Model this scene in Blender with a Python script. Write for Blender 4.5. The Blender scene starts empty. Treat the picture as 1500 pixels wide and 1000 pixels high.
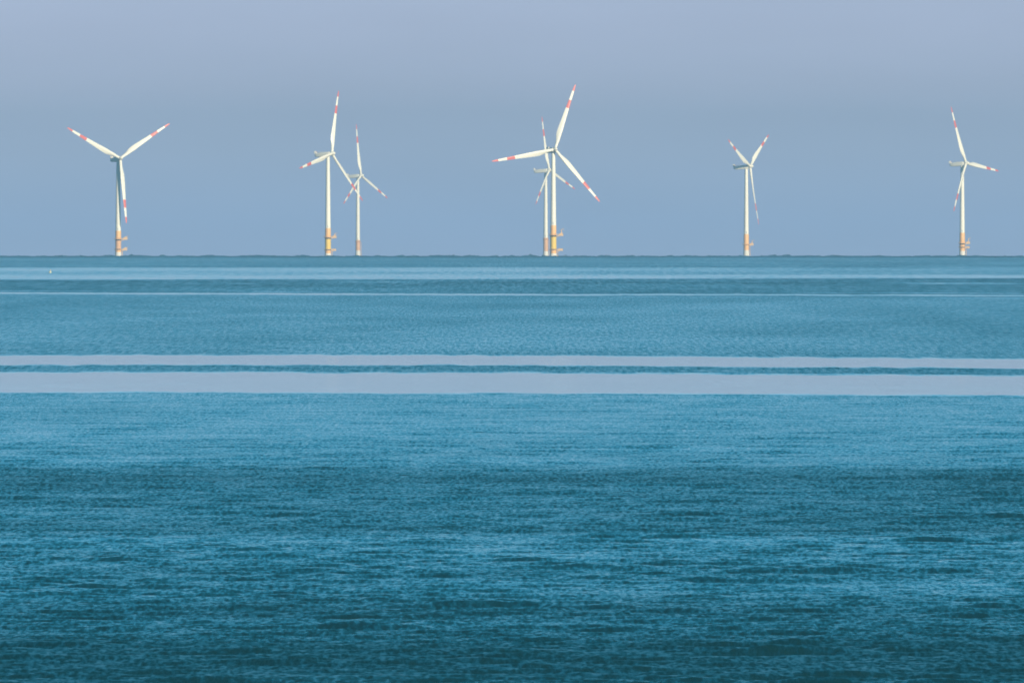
import bpy, bmesh, math, random
import numpy as np

R = math.radians
SC = bpy.context.scene
COL = SC.collection

# ------------------------------------------------------------------ camera, light, exposure
CAM_H = 15.0            # metres above the water
EARTH = 6.371e6         # the sea falls away with the curve of the Earth
FPX = 24750.0           # focal length in pixels of a 1500 px wide picture (a 594 mm lens)
HORIZON_PX = FPX * math.sqrt(2 * CAM_H / EARTH)      # dip of the sea horizon below level
LEVEL_PX = 375.0 - HORIZON_PX

cam_data = bpy.data.cameras.new("camera")
cam = bpy.data.objects.new("camera", cam_data)
COL.objects.link(cam)
cam.location = (0, 0, CAM_H)
cam.rotation_euler = (R(90), 0, 0)
cam_data.sensor_width = 36.0
cam_data.lens = FPX / 1500.0 * 36.0
cam_data.shift_y = -(500.0 - LEVEL_PX) / 1500.0
cam_data.clip_start = 1.0
cam_data.clip_end = 120000.0
SC.camera = cam

SUN_EL, SUN_AZ = 18.0, 34.0     # low sun behind the camera, 29 degrees to its right
sun_dir = (math.sin(R(SUN_AZ)) * math.cos(R(SUN_EL)), -math.cos(R(SUN_AZ)) * math.cos(R(SUN_EL)), math.sin(R(SUN_EL)))
sun_data = bpy.data.lights.new("sun", 'SUN')
sun_data.energy = 5.0
sun_data.angle = R(0.5)
sun_data.color = (1.0, 0.86, 0.62)
sun = bpy.data.objects.new("sun", sun_data)
COL.objects.link(sun)
from mathutils import Vector, Matrix
sun.rotation_euler = Vector(sun_dir).to_track_quat('Z', 'Y').to_euler()

world = bpy.data.worlds.new("World")
SC.world = world
world.use_nodes = True
wn, wl = world.node_tree.nodes, world.node_tree.links
wn.clear()
w_out = wn.new("ShaderNodeOutputWorld")
w_bg = wn.new("ShaderNodeBackground")
w_bg.inputs["Strength"].default_value = 0.10
w_sky = wn.new("ShaderNodeTexSky")
w_sky.sky_type = 'NISHITA'
w_sky.sun_disc = False
w_sky.sun_elevation = R(SUN_EL)
w_sky.sun_rotation = math.atan2(sun_dir[0], sun_dir[1])
w_sky.air_density = 1.0
w_sky.dust_density = 0.3
w_sky.ozone_density = 4.0
# the hue of the maritime air by height above the horizon
w_geo = wn.new("ShaderNodeTexCoord")
w_sep = wn.new("ShaderNodeSeparateXYZ")
wl.new(w_geo.outputs["Generated"], w_sep.inputs[0])
w_ramp = wn.new("ShaderNodeValToRGB")
SKY_RAMP = [(0.0, (0.63, 0.87, 1.74)), (0.0045, (0.70, 0.83, 1.50)), (0.0085, (0.69, 0.75, 1.32)), (0.014, (0.68, 0.74, 1.30)), (0.045, (0.70, 0.90, 1.24)), (0.12, (0.22, 0.83, 0.96)), (0.3, (0.06, 0.71, 0.62)), (0.6, (0.08, 0.62, 0.56)), (1.0, (0.4, 0.85, 0.95))]
def set_ramp(ramp, stops, interpolation='LINEAR'):
    ramp.interpolation = interpolation
    while len(ramp.elements) > 1:
        ramp.elements.remove(ramp.elements[-1])
    ramp.elements[0].position = stops[0][0]
    ramp.elements[0].color = (*stops[0][1], 1)
    for p, c in stops[1:]:
        ramp.elements.new(p).color = (*c, 1)
set_ramp(w_ramp.color_ramp, SKY_RAMP)
wl.new(w_sep.outputs["Z"], w_ramp.inputs[0])
w_mul = wn.new("ShaderNodeMix")
w_mul.data_type = 'RGBA'
w_mul.blend_type = 'MULTIPLY'
w_mul.inputs[0].default_value = 1.0
wl.new(w_sky.outputs[0], w_mul.inputs[6])
wl.new(w_ramp.outputs[0], w_mul.inputs[7])
# thin uneven veils in the air
w_map = wn.new("ShaderNodeMapping")
w_map.inputs["Scale"].default_value = (55.0, 55.0, 260.0)
wl.new(w_geo.outputs["Generated"], w_map.inputs["Vector"])
w_nz = wn.new("ShaderNodeTexNoise")
w_nz.inputs["Scale"].default_value = 1.0
w_nz.inputs["Detail"].default_value = 5.0
wl.new(w_map.outputs[0], w_nz.inputs["Vector"])
w_rng = wn.new("ShaderNodeMapRange")
w_rng.inputs["From Min"].default_value = 0.25
w_rng.inputs["From Max"].default_value = 0.75
w_rng.inputs["To Min"].default_value = 0.965
w_rng.inputs["To Max"].default_value = 1.035
wl.new(w_nz.outputs["Fac"], w_rng.inputs["Value"])
w_veil = wn.new("ShaderNodeVectorMath")
w_veil.operation = 'SCALE'
wl.new(w_mul.outputs[2], w_veil.inputs[0])
wl.new(w_rng.outputs[0], w_veil.inputs["Scale"])
wl.new(w_veil.outputs[0], w_bg.inputs["Color"])
wl.new(w_bg.outputs[0], w_out.inputs["Surface"])

SC.view_settings.view_transform = 'Standard'
SC.view_settings.look = 'None'
SC.view_settings.gamma = 1.0
SC.view_settings.exposure = 0.34
SC.cycles.volume_step_rate = 1.0
SC.cycles.max_bounces = 6
SC.cycles.pixel_filter_type = 'BLACKMAN_HARRIS'
SC.cycles.filter_width = 1.8
SC.cycles.volume_bounces = 1

# ------------------------------------------------------------------ helpers
def new_mat(name):
    m = bpy.data.materials.new(name)
    m.use_nodes = True
    nt = m.node_tree
    bs = nt.nodes["Principled BSDF"]
    return m, nt, nt.nodes, nt.links, bs

def math_node(N, L, op, a, b=None, c=None, clamp=False):
    n = N.new("ShaderNodeMath")
    n.operation = op
    n.use_clamp = clamp
    for i, v in enumerate((a, b, c)):
        if v is None:
            continue
        if isinstance(v, (int, float)):
            n.inputs[i].default_value = v
        else:
            L.new(v, n.inputs[i])
    return n.outputs[0]

def tag(o, label=None, cat=None, group=None, kind=None):
    for k, v in (("label", label), ("category", cat), ("group", group), ("kind", kind)):
        if v:
            o[k] = v
    return o

def link_mesh(name, bm, mats, parent=None, smooth=True, matrix=None):
    me = bpy.data.meshes.new(name)
    bmesh.ops.recalc_face_normals(bm, faces=bm.faces)
    bm.to_mesh(me)
    bm.free()
    for m in (mats if isinstance(mats, (list, tuple)) else [mats]):
        me.materials.append(m)
    if smooth:
        me.polygons.foreach_set("use_smooth", [True] * len(me.polygons))
        me.set_sharp_from_angle(angle=R(38))
    o = bpy.data.objects.new(name, me)
    COL.objects.link(o)
    if parent:
        o.parent = parent
    if matrix is not None:
        o.matrix_local = matrix
    return o

def loft(bm, rings, cap=True):
    """skin a list of equally long vertex rings"""
    vs = [[bm.verts.new(p) for p in r] for r in rings]
    n = len(vs[0])
    for a, b in zip(vs, vs[1:]):
        for i in range(n):
            bm.faces.new((a[i], a[(i + 1) % n], b[(i + 1) % n], b[i]))
    if cap:
        bm.faces.new(list(reversed(vs[0])))
        bm.faces.new(vs[-1])
    return vs

def lathe(bm, prof, seg=40, cx=0.0, cy=0.0, cap=True):
    loft(bm, [[(cx + r * math.cos(2 * math.pi * i / seg), cy + r * math.sin(2 * math.pi * i / seg), z) for i in range(seg)] for r, z in prof], cap)

def tube(bm, p, q, r, seg=8):
    p, q = Vector(p), Vector(q)
    d = (q - p).normalized()
    a = d.orthogonal().normalized()
    b = d.cross(a)
    rings = [[c + (a * math.cos(2 * math.pi * i / seg) + b * math.sin(2 * math.pi * i / seg)) * r for i in range(seg)] for c in (p, q)]
    loft(bm, rings)

def box(bm, lo, hi, bev=0.0):
    r = bmesh.ops.create_cube(bm, size=1.0)
    for v in r["verts"]:
        v.co = Vector([lo[i] + (v.co[i] + 0.5) * (hi[i] - lo[i]) for i in range(3)])
    if bev:
        es = list({e for v in r["verts"] for e in v.link_edges})
        bmesh.ops.bevel(bm, geom=es, offset=bev, segments=2, affect='EDGES')

# ------------------------------------------------------------------ sea
def dist_of_dip(p):
    """distance at which the water lies p pixels below level"""
    k = p / FPX
    a = 1 / (2 * EARTH)
    disc = np.maximum(k * k - 4 * a * CAM_H, 0)
    return (k - np.sqrt(disc)) / (2 * a)

def dip_of_dist(d):
    return FPX * (CAM_H / d + d / (2 * EARTH))

def smooth(e0, e1, x):
    t = np.clip((x - e0) / (e1 - e0), 0, 1)
    return t * t * (3 - 2 * t)

ROW_PX, COL_PX = 0.55, 1.35
near = np.geomspace(4.0, 432.0, 60)
p_rows = np.arange(dip_of_dist(440.0), HORIZON_PX + 0.6, -ROW_PX)
mid = dist_of_dip(p_rows)
mid = mid[mid < 11500]
far = np.arange(mid[-1] + 80, 16000, 80.0)
beyond = np.arange(16200, 26001, 350.0)
rad = np.concatenate([near, mid, far, beyond])
row_step = np.gradient(rad)

half = 0.0365
fine = np.arange(-half, half + 1e-9, COL_PX / FPX)
grow = half + np.cumsum(np.geomspace(COL_PX / FPX * 1.3, 0.12, 70))
grow = grow[grow < math.pi - 0.06]
ang = np.concatenate([-grow[::-1], fine, grow])
col_step = np.gradient(ang)
NR, NA = len(rad), len(ang)
RR, AA = np.meshgrid(rad, ang, indexing='ij')
X = RR * np.sin(AA)
Y = RR * np.cos(AA)
DIP = dip_of_dist(RR)
ROWS = DIP + LEVEL_PX                      # what height of the picture this stretch of water takes
STEP_R = np.broadcast_to(row_step[:, None], RR.shape)
STEP_A = RR * col_step[None, :]

rng = np.random.default_rng(7)

def waves1(x, y, lmin, lmax, n, spread, amp_of, step_r, step_a):
    z = np.zeros_like(x)
    ls = np.exp(rng.uniform(math.log(lmin), math.log(lmax), n))
    for L_ in ls:
        th = rng.normal(0, spread)
        k = 2 * math.pi / L_
        kx, ky = k * math.sin(th), -k * math.cos(th)
        ph = rng.uniform(0, 2 * math.pi)
        lr = L_ / max(abs(math.cos(th)), 0.12)
        la = L_ / max(abs(math.sin(th)), 0.12)
        fade = smooth(2.2, 4.5, lr / step_r) * smooth(2.2, 4.5, la / step_a)
        z += amp_of(L_) * fade * np.sin(kx * x + ky * y + ph)
    return z

def vnoise(x, y, seed):
    """smooth value noise in world space, 0..1"""
    r = np.random.default_rng(seed)
    tab = r.random((256, 256))
    xi, yi = np.floor(x).astype(int), np.floor(y).astype(int)
    fx, fy = x - xi, y - yi
    fx = fx * fx * (3 - 2 * fx)
    fy = fy * fy * (3 - 2 * fy)
    a = tab[xi & 255, yi & 255]; b = tab[(xi + 1) & 255, yi & 255]
    c = tab[xi & 255, (yi + 1) & 255]; d = tab[(xi + 1) & 255, (yi + 1) & 255]
    return (a * (1 - fx) + b * fx) * (1 - fy) + (c * (1 - fx) + d * fx) * fy

# --- slicks and wind lanes lie roughly parallel to the shore; each is given by its distance from it
shore = Y - 0.0 * X
skew = np.clip(X / (0.0303 * np.maximum(Y, 1)), -6, 6)       # -1 .. 1 across the view
wob = (vnoise(X / 60.0, Y / 900.0, 3) - 0.5) * 2.6 + (vnoise(X / 14.0, Y / 300.0, 4) - 0.5) * 1.6 + (vnoise(X / 2.2, Y / 60.0, 5) - 0.5) * 2.0 + (vnoise(X / 200.0, Y / 1500.0, 6) - 0.5) * 2.0
tilt_px = 2.2 * skew * smooth(900, 1500, RR) * smooth(8000, 2500, RR)
pos = ROWS - tilt_px + wob * smooth(380, 520, ROWS)
calm = np.zeros_like(RR)
def band(lo, hi, soft_lo, soft_hi, val):
    global calm
    m = smooth(lo - soft_lo, lo + soft_lo, pos) * (1 - smooth(hi - soft_hi, hi + soft_hi, pos))
    calm = calm * (1 - m) + val * m
band(300, 391.5, 1, 1.2, 0.30)
band(300, 377.0, 1, 0.6, 0.08)
lane_end = 408.7 - 1.2 * skew - tilt_px
band(391.5 - tilt_px, lane_end, 1.0, 1.1, 0.60 - 0.16 * smooth(-0.4, 0.8, skew))
band(402.0 - tilt_px, lane_end, 1.8, 1.1, 0.62)
band(397.5 - tilt_px, 402.0 - tilt_px, 1.5, 1.5, 0.50 - 0.10 * smooth(-0.4, 0.8, skew))
band(lane_end, 430.0, 1.0, 0.7, 0.21)
band(413.0, 414.2, 0.5, 0.5, 0.10 + 0.45 * smooth(0.55, 0.8, vnoise(X / 30.0, Y / 2000.0, 41)))
band(430.0, 432.1, 0.6, 0.6, 0.66 + 0.1 * vnoise(X / 60.0, Y / 3000.0, 42))
band(432.2, 521.0, 0.6, 0.9, 0.32)
band(427.4, 428.2, 0.4, 0.4, 0.10 + 0.4 * smooth(0.5, 0.8, vnoise(X / 25.0, Y / 2000.0, 43)))
band(434.4, 435.2, 0.4, 0.4, 0.24 + 0.3 * smooth(0.55, 0.8, vnoise(X / 25.0, Y / 2000.0, 44)))
band(521.0, 536.0, 1.6, 1.8, 0.97)
band(536.0, 546.2, 2.4, 3.0, 0.26)
band(546.2, 576.0, 2.6, 2.4, 0.96)
band(559.0, 576.0, 6.0, 2.4, 0.84)
band(576.0, 688.0, 2.5, 12.0, 0.38)
band(688.0, 775.0, 14.0, 25.0, 0.19)
band(775.0, 890.0, 20.0, 25.0, 0.30)
band(890.0, 1400.0, 30.0, 30.0, 0.16)
band(930.0, 1400.0, 18.0, 30.0, 0.02)
# wind patches inside the lanes
streak = (vnoise(X / 26.0, Y / 9.0, 15) - 0.5) * 0.7 + (vnoise(X / 60.0, Y / 24.0, 16) - 0.5) * 0.7
patch = streak + (vnoise(X / 9.0, Y / 38.0, 11) - 0.5) * 0.55 + (vnoise(X / 3.1, Y / 14.0, 12) - 0.5) * 0.45
patch_far = (vnoise(X / 35.0, Y / 260.0, 13) - 0.5) * 0.7 + (vnoise(X / 11.0, Y / 120.0, 14) - 0.5) * 0.5
w_n = smooth(1400, 900, RR)
open_water = 1 - smooth(0.75, 0.95, calm)
calm = np.clip(calm + open_water * 0.16 * (patch * w_n + patch_far * (1 - w_n)), 0, 1)

Z = -RR ** 2 / (2 * EARTH)
liveliness = (1 - smooth(0.3, 1.0, calm)) * (0.55 + 0.9 * vnoise(X / 6.0, Y / 22.0, 21))
chop = waves1(X, Y, 1.0, 4.5, 60, 0.75, lambda L_: 0.0034 * L_ ** 0.9, STEP_R, STEP_A)
swell = waves1(X, Y, 3.5, 16.0, 24, 0.45, lambda L_: 0.0032 * L_ ** 0.8, STEP_R, STEP_A)
Z = Z + liveliness * chop + swell * np.minimum(liveliness, 1.0)
# steeper seas out on the horizon line
lump = (vnoise(X / 30.0, Y / 700.0, 31) - 0.5) * 0.8 + vnoise(X / 5.0, Y / 260.0, 32) ** 5 * 1.5 + vnoise(X / 2.2, Y / 330.0, 33) ** 5 * 1.1 - 0.75
Z = Z + lump * smooth(9500, 12500, RR) * smooth(0.06, 0.03, np.abs(AA))

verts = np.stack([X, Y, Z], -1).reshape(-1, 3).astype(np.float32)
idx = np.arange(NR * NA).reshape(NR, NA)
quads = np.stack([idx[:-1, :-1], idx[:-1, 1:], idx[1:, 1:], idx[1:, :-1]], -1).reshape(-1, 4)
seam = np.stack([idx[:-1, -1], idx[:-1, 0], idx[1:, 0], idx[1:, -1]], -1).reshape(-1, 4)
quads = np.concatenate([quads, seam])[:, ::-1].astype(np.int32)
sea_me = bpy.data.meshes.new("sea")
sea_me.vertices.add(len(verts))
sea_me.vertices.foreach_set("co", verts.ravel())
sea_me.loops.add(quads.size)
sea_me.loops.foreach_set("vertex_index", quads.ravel())
sea_me.polygons.add(len(quads))
sea_me.polygons.foreach_set("loop_start", np.arange(0, quads.size, 4, dtype=np.int32))
sea_me.update(calc_edges=True)
sea_me.polygons.foreach_set("use_smooth", np.ones(len(quads), dtype=bool))
at = sea_me.attributes.new("calm", 'FLOAT', 'POINT')
at.data.foreach_set("value", calm.ravel().astype(np.float32))

ROUGHNESS = [(0.0, 0.29), (0.12, 0.24), (0.35, 0.16), (0.7, 0.085), (0.9, 0.075), (1.0, 0.07)]      # by how calm the water is
LEAN = 0.125
RIPPLE = (1.1, 0.5, 0.34, 0.7, 0.9)
m, nt, N, L, bs = new_mat("sea_water")
bs.inputs["Base Color"].default_value = (0.005, 0.040, 0.052, 1)
bs.inputs["IOR"].default_value = 1.333
a = N.new("ShaderNodeAttribute")
a.attribute_name = "calm"
ro = N.new("ShaderNodeValToRGB")
set_ramp(ro.color_ramp, [(p, (v, v, v)) for p, v in ROUGHNESS])
L.new(a.outputs["Fac"], ro.inputs[0])
L.new(ro.outputs[0], bs.inputs["Roughness"])
tc = N.new("ShaderNodeTexCoord")
def wave_noise(scale_xyz, detail, rough):
    mp = N.new("ShaderNodeMapping")
    mp.inputs["Scale"].default_value = scale_xyz
    L.new(tc.outputs["Object"], mp.inputs["Vector"])
    nz = N.new("ShaderNodeTexNoise")
    nz.inputs["Scale"].default_value = 1.0
    nz.inputs["Detail"].default_value = detail
    nz.inputs["Roughness"].default_value = rough
    L.new(mp.outputs[0], nz.inputs["Vector"])
    return math_node(N, L, 'SUBTRACT', nz.outputs["Fac"], 0.5)
# the slopes of the short ripples, up and down along the wind, in three sizes
r1 = wave_noise((4.6, 0.90, 0.0), 3.0, 0.6)
r2 = wave_noise((2.0, 0.32, 0.0), 4.0, 0.62)
r3 = wave_noise((0.16, 0.085, 0.0), 4.0, 0.6)
# far water shows whole groups of waves instead of single ones
g1 = wave_noise((2.2, 0.035, 0.0), 2.0, 0.6)
g2 = wave_noise((0.8, 0.0075, 0.0), 2.0, 0.6)
py = N.new("ShaderNodeSeparateXYZ")
L.new(tc.outputs["Object"], py.inputs[0])
def ease(a0, a1):
    n = N.new("ShaderNodeMapRange")
    n.interpolation_type = 'SMOOTHSTEP'
    L.new(py.outputs["Y"], n.inputs["Value"])
    n.inputs["From Min"].default_value = a0
    n.inputs["From Max"].default_value = a1
    return n.outputs[0]
g1 = math_node(N, L, 'MULTIPLY', g1, ease(1100.0, 1900.0))
g2 = math_node(N, L, 'MULTIPLY', g2, ease(3000.0, 4500.0))
slope = math_node(N, L, 'ADD', math_node(N, L, 'MULTIPLY', r1, RIPPLE[0]), math_node(N, L, 'ADD', math_node(N, L, 'MULTIPLY', r2, RIPPLE[1]), math_node(N, L, 'MULTIPLY', r3, RIPPLE[2])))
slope = math_node(N, L, 'ADD', slope, math_node(N, L, 'ADD', math_node(N, L, 'MULTIPLY', g1, RIPPLE[3]), math_node(N, L, 'MULTIPLY', g2, RIPPLE[4])))
slope = math_node(N, L, 'ADD', slope, LEAN)         # the faces one sees are those that lean this way
wind = math_node(N, L, 'POWER', math_node(N, L, 'SUBTRACT', 0.85, a.outputs["Fac"], clamp=True), 1.5)
wind = math_node(N, L, 'ADD', wind, 0.022)          # even a slick is never quite flat
slope = math_node(N, L, 'MULTIPLY', slope, wind)
vec = N.new("ShaderNodeCombineXYZ")
L.new(math_node(N, L, 'MULTIPLY', slope, -1.0), vec.inputs["Y"])
geo = N.new("ShaderNodeNewGeometry")
ad = N.new("ShaderNodeVectorMath")
ad.operation = 'ADD'
L.new(geo.outputs["Normal"], ad.inputs[0])
L.new(vec.outputs[0], ad.inputs[1])
nm = N.new("ShaderNodeVectorMath")
nm.operation = 'NORMALIZE'
L.new(ad.outputs[0], nm.inputs[0])
L.new(nm.outputs[0], bs.inputs["Normal"])
sea_me.materials.append(m)
sea = bpy.data.objects.new("sea", sea_me)
COL.objects.link(sea)
tag(sea, kind="structure")

# ------------------------------------------------------------------ materials of the turbines
def paint(name, col, rough=0.4, wear=0.06, wear_col=None):
    m, nt, N, L, bs = new_mat(name)
    tc = N.new("ShaderNodeTexCoord")
    n = N.new("ShaderNodeTexNoise")
    n.inputs["Scale"].default_value = 0.6
    n.inputs["Detail"].default_value = 6.0
    L.new(tc.outputs["Object"], n.inputs["Vector"])
    mx = N.new("ShaderNodeMix")
    mx.data_type = 'RGBA'
    mx.inputs[6].default_value = (*col, 1)
    wc = wear_col or tuple(c * 0.7 for c in col)
    mx.inputs[7].default_value = (*wc, 1)
    f = math_node(N, L, 'MULTIPLY', math_node(N, L, 'SUBTRACT', n.outputs["Fac"], 0.45, clamp=True), wear * 10)
    L.new(f, mx.inputs[0])
    L.new(mx.outputs[2], bs.inputs["Base Color"])
    bs.inputs["Roughness"].default_value = rough
    return m

M_WHITE = paint("white_paint", (0.88, 0.85, 0.76), 0.42)
M_GREY = paint("light_grey_paint", (0.62, 0.63, 0.63), 0.45)
M_ORANGE = paint("orange_paint", (0.88, 0.50, 0.20), 0.5, 0.12, (0.60, 0.28, 0.10))
M_YELLOW = paint("yellow_paint", (0.84, 0.58, 0.10), 0.5, 0.08, (0.62, 0.34, 0.06))
M_BROWN = paint("dull_orange_paint", (0.72, 0.42, 0.23), 0.6, 0.12, (0.40, 0.18, 0.08))
M_DECK = paint("faded_orange_deck_paint", (0.74, 0.50, 0.28), 0.6, 0.1, (0.5, 0.33, 0.2))
M_DARK = paint("dark_steel", (0.06, 0.055, 0.05), 0.6)
M_STEEL = paint("galvanised_steel", (0.42, 0.40, 0.37), 0.55)
M_MIRAGE = paint("mirage_tower_white", (0.74, 0.71, 0.66), 0.6, 0.06, (0.45, 0.46, 0.40))  # white of the mirrored tower in the mirage, painted on the foot
M_LENS = paint("warning_lamp_glass", (0.35, 0.03, 0.03), 0.2)

BLADE_L = 60.0
def blade_material():
    m, nt, N, L, bs = new_mat("blade_gelcoat_red_bands")
    tc = N.new("ShaderNodeTexCoord")
    sp = N.new("ShaderNodeSeparateXYZ")
    L.new(tc.outputs["Object"], sp.inputs[0])
    z = math_node(N, L, 'DIVIDE', sp.outputs["Z"], BLADE_L)
    rp = N.new("ShaderNodeValToRGB")
    W, D = (0.88, 0.85, 0.76), (0.70, 0.14, 0.12)
    set_ramp(rp.color_ramp, [(0, W), (0.632, D), (0.757, W), (0.895, D)], 'CONSTANT')
    L.new(z, rp.inputs[0])
    L.new(rp.outputs[0], bs.inputs["Base Color"])
    bs.inputs["Roughness"].default_value = 0.38
    return m
M_BLADE = blade_material()

# ------------------------------------------------------------------ blade (one mesh shared by all)
def blade_mesh():
    bm = bmesh.new()
    n = 28
    stations = [0.0, 0.03, 0.06, 0.10, 0.14, 0.18, 0.22, 0.26, 0.31, 0.38, 0.46, 0.55, 0.64, 0.73, 0.81, 0.88, 0.93, 0.965, 0.985, 0.996, 1.0]
    chord_k = [(0, 2.5), (0.05, 2.5), (0.12, 3.1), (0.19, 4.25), (0.25, 4.7), (0.32, 4.45), (0.5, 3.5), (0.7, 2.6), (0.88, 1.9), (0.95, 1.5), (0.98, 1.05), (0.995, 0.5), (1.0, 0.12)]
    thick_k = [(0, 1.0), (0.05, 1.0), (0.12, 0.72), (0.2, 0.42), (0.3, 0.30), (0.5, 0.23), (0.8, 0.18), (1, 0.16)]
    twist_k = [(0, 14), (0.2, 13), (0.4, 7), (0.6, 3.5), (0.8, 1.5), (1, 0)]
    lead_k = [(0, 0.5), (0.06, 0.5), (0.2, 0.34), (0.4, 0.33), (1, 0.35)]
    def ip(k, s):
        return float(np.interp(s, [a for a, _ in k], [b for _, b in k]))
    rings = []
    for s in stations:
        c, t, tw, ld = ip(chord_k, s), ip(thick_k, s), -R(ip(twist_k, s) + 3.0), ip(lead_k, s)
        bl = float(smooth(0.05, 0.2, np.array(s)))
        ring = []
        for i in range(n):
            u = 2 * math.pi * i / n
            cx = 0.5 * (1 + math.cos(u))           # 1 at the leading edge, 0 trailing
            xa = 1 - cx
            th = 5 * t * (0.2969 * math.sqrt(max(xa, 0)) - 0.126 * xa - 0.3516 * xa ** 2 + 0.2843 * xa ** 3 - 0.1036 * xa ** 4)
            ya = th if math.sin(u) >= 0 else -th
            x_air, y_air = (cx - (1 - ld)) * c, ya * c
            x_c, y_c = (cx - 0.5) * c, 0.5 * math.sin(u) * c * t
            x = x_c * (1 - bl) + x_air * bl
            y = y_c * (1 - bl) + y_air * bl
            xr = x * math.cos(tw) - y * math.sin(tw)
            yr = x * math.sin(tw) + y * math.cos(tw)
            bend = -(0.014 * s * BLADE_L + 1.25 * s ** 2.2)      # cone and prebend, up wind
            ring.append((xr, yr + bend, 1.15 + s * (BLADE_L - 1.15)))
        rings.append(ring)
    loft(bm, rings)
    bmesh.ops.recalc_face_normals(bm, faces=bm.faces)
    me = bpy.data.meshes.new("blade")
    bm.to_mesh(me)
    bm.free()
    me.materials.append(M_BLADE)
    me.polygons.foreach_set("use_smooth", [True] * len(me.polygons))
    me.set_sharp_from_angle(angle=R(50))
    return me
BLADE_ME = blade_mesh()

# ------------------------------------------------------------------ a turbine
TILT = R(6.0)
OVERHANG = 4.3
HALF_W = 2.0

def nacelle_bm():
    """local frame: +X towards the rotor, Z up, origin over the tower axis at shaft height"""
    bm = bmesh.new()
    rings = []
    for x, w, zb, zt, rr in [(3.0, 1.45, -1.5, 1.5, 0.95), (2.5, 1.8, -1.85, 1.75, 0.8), (1.0, 2.0, -2.1, 1.95, 0.7), (-3.0, 2.05, -2.1, 2.05, 0.6),
                             (-8.0, 2.0, -1.9, 1.95, 0.55), (-11.5, 1.9, -1.55, 1.75, 0.5), (-13.2, 1.7, -1.1, 1.6, 0.5), (-13.6, 1.4, -0.8, 1.4, 0.45)]:
        ring = []
        for cx, cz, a0 in ((w - rr, zt - rr, 0), (-w + rr, zt - rr, 90), (-w + rr, zb + rr, 180), (w - rr, zb + rr, 270)):
            for k in range(5):
                t = R(a0 + k * 22.5)
                ring.append((x, cx + rr * math.cos(t), cz + rr * math.sin(t)))
        rings.append(ring)
    loft(bm, rings)
    return bm

def railing_bm(pts, h, r=0.05, closed=False):
    bm = bmesh.new()
    P = [Vector(p) for p in pts]
    for p in P:
        tube(bm, p, p + Vector((0, 0, h)), r, 6)
    prs = list(zip(P, P[1:])) + ([(P[-1], P[0])] if closed else [])
    for p, q in prs:
        for k in (0.5, 1.0):
            tube(bm, p + Vector((0, 0, h * k)), q + Vector((0, 0, h * k)), r, 6)
    return bm

def ring_pts(r, n, z, skip=None):
    return [(r * math.cos(2 * math.pi * i / n), r * math.sin(2 * math.pi * i / n), z) for i in range(n)]

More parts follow.
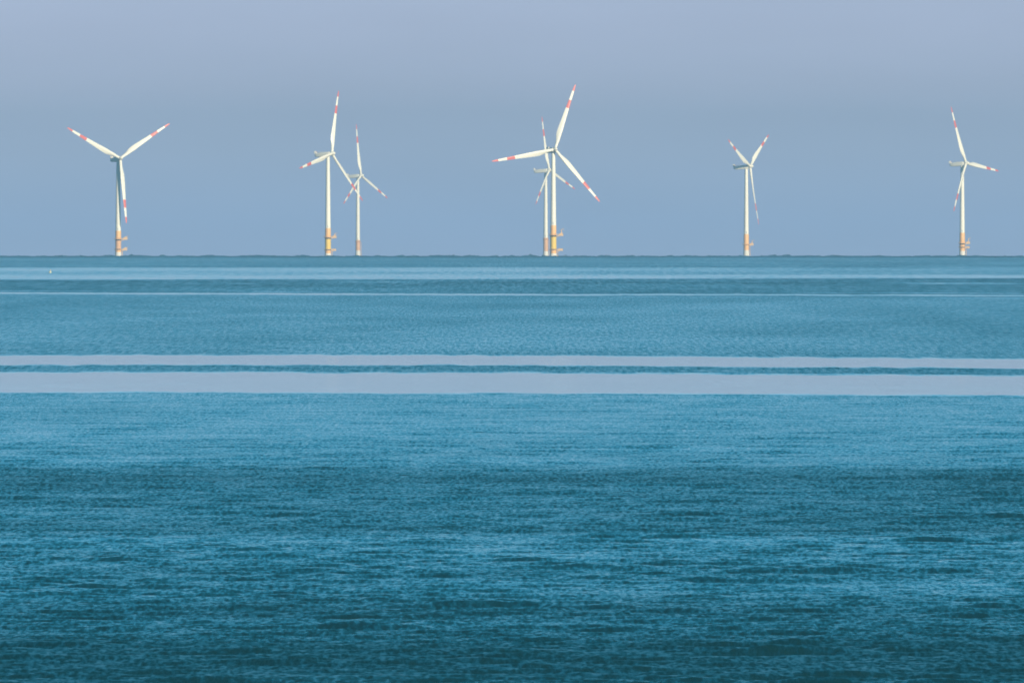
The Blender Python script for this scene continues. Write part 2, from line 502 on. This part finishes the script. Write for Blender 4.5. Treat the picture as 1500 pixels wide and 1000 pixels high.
def turbine(px_x, dist, hub_h, yaw, theta, base, label, group):
    """px_x: lateral metres of the hub; base: dict of the levels of the foundation"""
    psi = R(yaw)
    hubx, huby = px_x, dist
    # tower axis lies behind the hub by the overhang
    tx, ty = hubx - math.sin(psi) * OVERHANG, huby + math.cos(psi) * OVERHANG
    root = bpy.data.objects.new("wind_turbine", None)
    root.empty_display_size = 5
    COL.objects.link(root)
    root.location = (tx, ty, -(tx * tx + ty * ty) / (2 * EARTH))
    tag(root, label, "wind turbine", group)
    tp, pl, lo, co = base["top"], base["platform"], base.get("lower"), base["mirage_white"]
    mo, my = base.get("paint", (M_ORANGE, M_YELLOW))
    # tower
    bm = bmesh.new()
    top = hub_h - 2.1
    prof = []
    for k in range(0, 15):
        s = k / 14
        prof.append((2.42 + (1.62 - 2.42) * s ** 1.15, tp + (top - tp) * s))
    lathe(bm, prof, 48)
    for s in (0.34, 0.68):                     # section flanges
        r0 = 2.42 + (1.62 - 2.42) * s ** 1.15
        z0 = tp + (top - tp) * s
        lathe(bm, [(r0 + 0.04, z0 - 0.12), (r0 + 0.04, z0 + 0.12)], 48)
    tower = link_mesh("tower", bm, M_WHITE, root)
    # foundation: orange upper piece, yellow middle, then the mirage image built as parts: orange lower, collar at the water
    segs = []
    if lo:
        bm = bmesh.new(); lathe(bm, [(2.62, pl - 0.2), (2.62, tp - 0.35), (2.5, tp)], 48)
        segs.append(link_mesh("transition_piece", bm, mo, root))
        bm = bmesh.new(); lathe(bm, [(2.66, lo + 0.7), (2.66, pl - 1.5)], 48)
        link_mesh("pile_mirage_section", bm, my, root)
        bm = bmesh.new(); lathe(bm, [(2.66, co), (2.66, lo - 0.4)], 48)
        link_mesh("pile_mirage_section", bm, mo, root)  # orange stretch imitates the mirrored transition piece of the mirage
        bm = bmesh.new(); lathe(bm, [(2.45, pl - 1.5), (2.85, pl - 1.35), (2.85, pl - 0.35), (2.45, pl - 0.2)], 48)
        link_mesh("flange_or_mirage", bm, M_DARK, segs[0])
        bm = bmesh.new(); lathe(bm, [(2.45, lo - 0.4), (2.8, lo - 0.25), (2.8, lo + 0.55), (2.45, lo + 0.7)], 48)
        link_mesh("flange_or_mirage", bm, M_DARK, segs[0])  # dark ring copies the upper one as mirrored by the mirage
    else:
        bm = bmesh.new(); lathe(bm, [(2.66, co), (2.66, tp - 0.35), (2.5, tp)], 48)
        segs.append(link_mesh("transition_piece", bm, mo, root))
    bm = bmesh.new(); lathe(bm, [(2.95, -6.0), (2.95, co * 0.55), (2.72, co)], 48)
    link_mesh("tower_mirage_collar", bm, M_MIRAGE, root)  # solid stand-in for the tower's mirage image at the waterline
    # working platform and an added lower one copying its mirage, their long arm reaching to the picture's right
    def platform(z, rad_, arm, hgt, mat, davit):
        bm = bmesh.new()
        lathe(bm, [(2.7, z - 0.45), (rad_, z - 0.2), (rad_, z + 0.05), (2.7, z + 0.05)], 40)
        if arm:
            box(bm, (2.4, -1.7, z - 0.75), (arm, 1.7, z + 0.07), 0.05)
            box(bm, (arm - 0.12, -1.7, z), (arm, 1.7, z + 1.05), 0.03)
            box(bm, (arm - 4.0, -1.75, z), (arm - 0.2, -1.6, z + 1.0), 0.03)
            for s_ in (-1, 1):
                tube(bm, (2.5, s_ * 1.0, z - 2.2), (arm - 1.2, s_ * 1.2, z - 0.3), 0.14)
        p = link_mesh("access_platform_or_mirage", bm, mat, root)
        if arm:
            pts = [(rad_ * math.cos(R(t)), rad_ * math.sin(R(t)), z) for t in range(35, 326, 24)]
            pts = [(arm, 1.4, z), (arm - 2, 1.4, z)] + pts + [(arm - 2, -1.4, z), (arm, -1.4, z)]
        else:
            pts = ring_pts(rad_ - 0.1, 16, z)
        link_mesh("railing", railing_bm(pts, hgt, 0.06, True), mat, p)
        if davit:
            bm = bmesh.new()
            tube(bm, (arm - 1.5, 0.3, z), (arm - 1.5, 0.3, z + davit), 0.42, 12)
            tube(bm, (arm - 1.5, 0.3, z + davit - 0.3), (arm + 0.6, 0.3, z + davit + 0.6), 0.2, 10)
            box(bm, (arm - 2.9, -0.6, z + 0.05), (arm - 0.5, 1.2, z + 1.8), 0.08)
            tube(bm, (arm + 0.5, 0.3, z + davit + 0.5), (arm + 0.5, 0.3, z + davit - 2.2), 0.05, 6)
            link_mesh("davit_crane", bm, mat, p)
        return p
    if base.get("arm"):
        platform(pl, 4.0, base["arm"], 1.3, base.get("deck", M_DECK), base.get("davit", 0))
        if lo:
            platform(lo, 3.7, base["arm"] - 0.3, 1.2, base.get("deck", M_DECK), base.get("davit_mirage", 0))  # made-up second platform, shaped after the mirage reflection of the upper
    else:
        platform(pl, 3.3, 0, 1.1, mo, 0)
    # boat landing: two fender tubes and a ladder on the side towards the picture's right
    bm = bmesh.new()
    zt = (lo or pl) - 0.5
    for s_ in (-0.9, 0.9):
        tube(bm, (3.9, s_, -5.0), (3.9, s_, zt), 0.2, 10)
        for z_ in np.arange(0.5, zt, 2.5):
            tube(bm, (2.5, s_, z_), (3.9, s_, z_), 0.12, 8)
    for s_ in (-0.25, 0.25):
        tube(bm, (3.4, s_, -4.0), (3.4, s_, zt), 0.05, 6)
    for z_ in np.arange(-3.0, zt, 0.4):
        tube(bm, (3.4, -0.25, z_), (3.4, 0.25, z_), 0.03, 6)
    link_mesh("boat_landing", bm, base.get("deck", M_DECK), root)
    # door in the tower over the platform
    bm = bmesh.new()
    box(bm, (-0.45, -2.62, tp + 0.6), (0.45, -2.30, tp + 2.9), 0.1)
    link_mesh("door", bm, M_GREY, tower)
    # nacelle
    A = Vector((math.sin(psi) * math.cos(TILT), -math.cos(psi) * math.cos(TILT), math.sin(TILT)))
    e1 = Vector((math.cos(psi), math.sin(psi), 0))
    e2 = Vector((-math.sin(psi) * math.sin(TILT), math.cos(psi) * math.sin(TILT), math.cos(TILT)))
    hub = Vector((A.x * OVERHANG / math.cos(TILT), A.y * OVERHANG / math.cos(TILT), hub_h))
    nc = hub - A * (OVERHANG / math.cos(TILT))
    mat_n = Matrix((( A.x, e1.x, e2.x, nc.x), (A.y, e1.y, e2.y, nc.y), (A.z, e1.z, e2.z, nc.z), (0, 0, 0, 1)))
    nac = link_mesh("nacelle", nacelle_bm(), M_WHITE, root, matrix=mat_n)
    bm = bmesh.new()
    # cooler fin that stands up at the tail
    rings = []
    for z_, x0, x1, w_ in ((1.2, -13.5, -11.6, 1.6), (2.6, -13.9, -12.6, 1.5), (3.8, -14.2, -13.2, 1.35), (4.0, -14.15, -13.4, 1.25)):
        rings.append([(x0, -w_, z_), (x1, -w_, z_), (x1, w_, z_), (x0, w_, z_)])
    loft(bm, rings)
    link_mesh("cooler_fin", bm, M_WHITE, nac)
    rail = [(-11.2, -1.7, 1.6), (-8.5, -1.8, 1.75), (-6.0, -1.85, 1.85), (-6.0, 1.85, 1.85), (-8.5, 1.8, 1.75), (-11.2, 1.7, 1.6)]
    link_mesh("railing", railing_bm(rail, 1.2, 0.05, False), M_GREY, nac)
    for s_ in (-0.9, 0.9):
        bm = bmesh.new()
        tube(bm, (-12.2, s_, 1.5), (-12.2, s_, 3.0), 0.05, 6)
        lathe(bm, [(0.18, 3.0), (0.2, 3.1), (0.2, 3.35), (0.08, 3.5)], 12, -12.2, s_)
        link_mesh("warning_lamp", bm, M_LENS, nac)
    # yaw ring between tower and nacelle
    bm = bmesh.new()
    lathe(bm, [(1.7, top - 0.1), (1.9, top + 0.05), (1.9, top + 0.5), (1.6, top + 0.9)], 40)
    link_mesh("yaw_ring", bm, M_GREY, root)
    # hub with its nose
    bm = bmesh.new()
    prof = [(1.55, -1.35), (1.75, -1.1), (1.9, -0.2), (1.9, 0.8), (1.75, 1.7), (1.4, 2.6), (0.85, 3.35), (0.3, 3.75), (0.06, 3.85)]
    lathe(bm, prof, 40)
    rot = Matrix(((e1.x, e2.x, A.x, hub.x), (e1.y, e2.y, A.y, hub.y), (e1.z, e2.z, A.z, hub.z), (0, 0, 0, 1)))
    link_mesh("rotor_hub", bm, M_WHITE, root, matrix=rot)
    for k in range(3):
        t = R(theta + 120 * k)
        B = e2 * math.cos(t) + e1 * math.sin(t)
        Xd = e1 * math.cos(t) - e2 * math.sin(t)
        Yd = -A
        mb = Matrix(((Xd.x, Yd.x, B.x, hub.x), (Xd.y, Yd.y, B.y, hub.y), (Xd.z, Yd.z, B.z, hub.z), (0, 0, 0, 1)))
        o = bpy.data.objects.new("blade", BLADE_ME)
        COL.objects.link(o)
        o.parent = root
        o.matrix_local = mb
    return root

G = "offshore wind turbines along the horizon"
turbine(-358.0, 15440, 89.4, 26.8, 57.9, dict(top=23.3, platform=15.8, lower=6.0, mirage_white=3.8, arm=8.4, davit=2.2, davit_mirage=2.0, paint=(M_ORANGE, M_BROWN), deck=M_DECK),
        "white turbine at far left, blades in a Y, its tower top in blue shade", G)
turbine(-163.6, 15345, 93.2, 57.0, 16.8, dict(top=25.4, platform=17.2, lower=5.6, mirage_white=2.6, arm=7.8, davit=3.4, davit_mirage=0.0, paint=(M_ORANGE, M_YELLOW)),
        "big white turbine whose lower blade crosses the rotor of a smaller one to its right", G)
turbine(-175.0, 19590, 95.9, 60.4, 116.6, dict(top=21.0, platform=19.0, mirage_white=9.0, arm=0, paint=(M_BROWN, M_BROWN)),
        "smaller far turbine with plain orange foot, its rotor crossed by a nearer turbine's blade", G)
turbine(40.8, 18525, 95.8, 63.8, 110.7, dict(top=21.8, platform=20.0, mirage_white=7.0, arm=0, paint=(M_BROWN, M_BROWN)),
        "faint hazy turbine standing partly hidden behind the tallest turbine", G)
turbine(37.2, 14625, 92.3, 19.3, 19.9, dict(top=26.6, platform=18.2, lower=5.4, mirage_white=2.2, arm=8.6, davit=5.0, davit_mirage=0.0, paint=(M_ORANGE, M_YELLOW)),
        "tallest white turbine, rotor facing the viewer, bright yellow and orange foot", G)
turbine(242.3, 17193, 92.0, 65.2, 57.2, dict(top=23.2, platform=12.5, mirage_white=6.8, arm=7.4, davit=4.0, paint=(M_ORANGE, M_ORANGE)),
        "turbine with narrow Y rotor and long tail-finned nacelle, second from the right", G)
turbine(445.0, 16560, 91.5, 58.6, 97.6, dict(top=23.4, platform=13.2, lower=9.0, mirage_white=5.6, arm=7.6, davit=4.6, paint=(M_ORANGE, M_ORANGE)),
        "rightmost white turbine, one blade pointing right and one crossing its tower", G)

# ------------------------------------------------------------------ small pale buoy on the light lane
bd = 5500.0
bx = (73.5 - 750.0) / FPX * bd
buoy = bpy.data.objects.new("buoy", None)
COL.objects.link(buoy)
buoy.location = (bx, bd, -(bx * bx + bd * bd) / (2 * EARTH))
buoy.rotation_euler = (R(4), R(6), 0)
tag(buoy, "tiny pale yellow white buoy afloat on the light water lane", "buoy")
bm = bmesh.new()
lathe(bm, [(0.1, -0.5), (0.34, -0.35), (0.45, -0.05), (0.45, 0.2), (0.34, 0.42), (0.12, 0.52), (0.06, 0.54)], 24)
link_mesh("float", bm, paint("pale_buoy_paint", (0.50, 0.52, 0.38), 0.5), buoy)
bm = bmesh.new()
tube(bm, (0, 0, 0.5), (0, 0, 0.8), 0.05)
lathe(bm, [(0.1, 0.78), (0.14, 0.82), (0.14, 0.92), (0.06, 0.98)], 14)
link_mesh("top_mark", bm, M_YELLOW, buoy)

# ------------------------------------------------------------------ sea air
lowest = float(Z.min())
bm = bmesh.new()
box(bm, (-27000, -27000, lowest - 1.0), (27000, 27000, 185.0))
me = bpy.data.meshes.new("haze")
bm.to_mesh(me)
bm.free()
hm = bpy.data.materials.new("sea_haze")
hm.use_nodes = True
hn = hm.node_tree.nodes
hn.clear()
ho = hn.new("ShaderNodeOutputMaterial")
hv = hn.new("ShaderNodeVolumePrincipled")
hv.inputs["Color"].default_value = (0.49, 0.74, 1.0, 1)
hv.inputs["Density"].default_value = 3.7e-5
hv.inputs["Anisotropy"].default_value = 0.2
hm.node_tree.links.new(hv.outputs[0], ho.inputs["Volume"])
me.materials.append(hm)
haze = bpy.data.objects.new("haze", me)
COL.objects.link(haze)
tag(haze, kind="stuff")
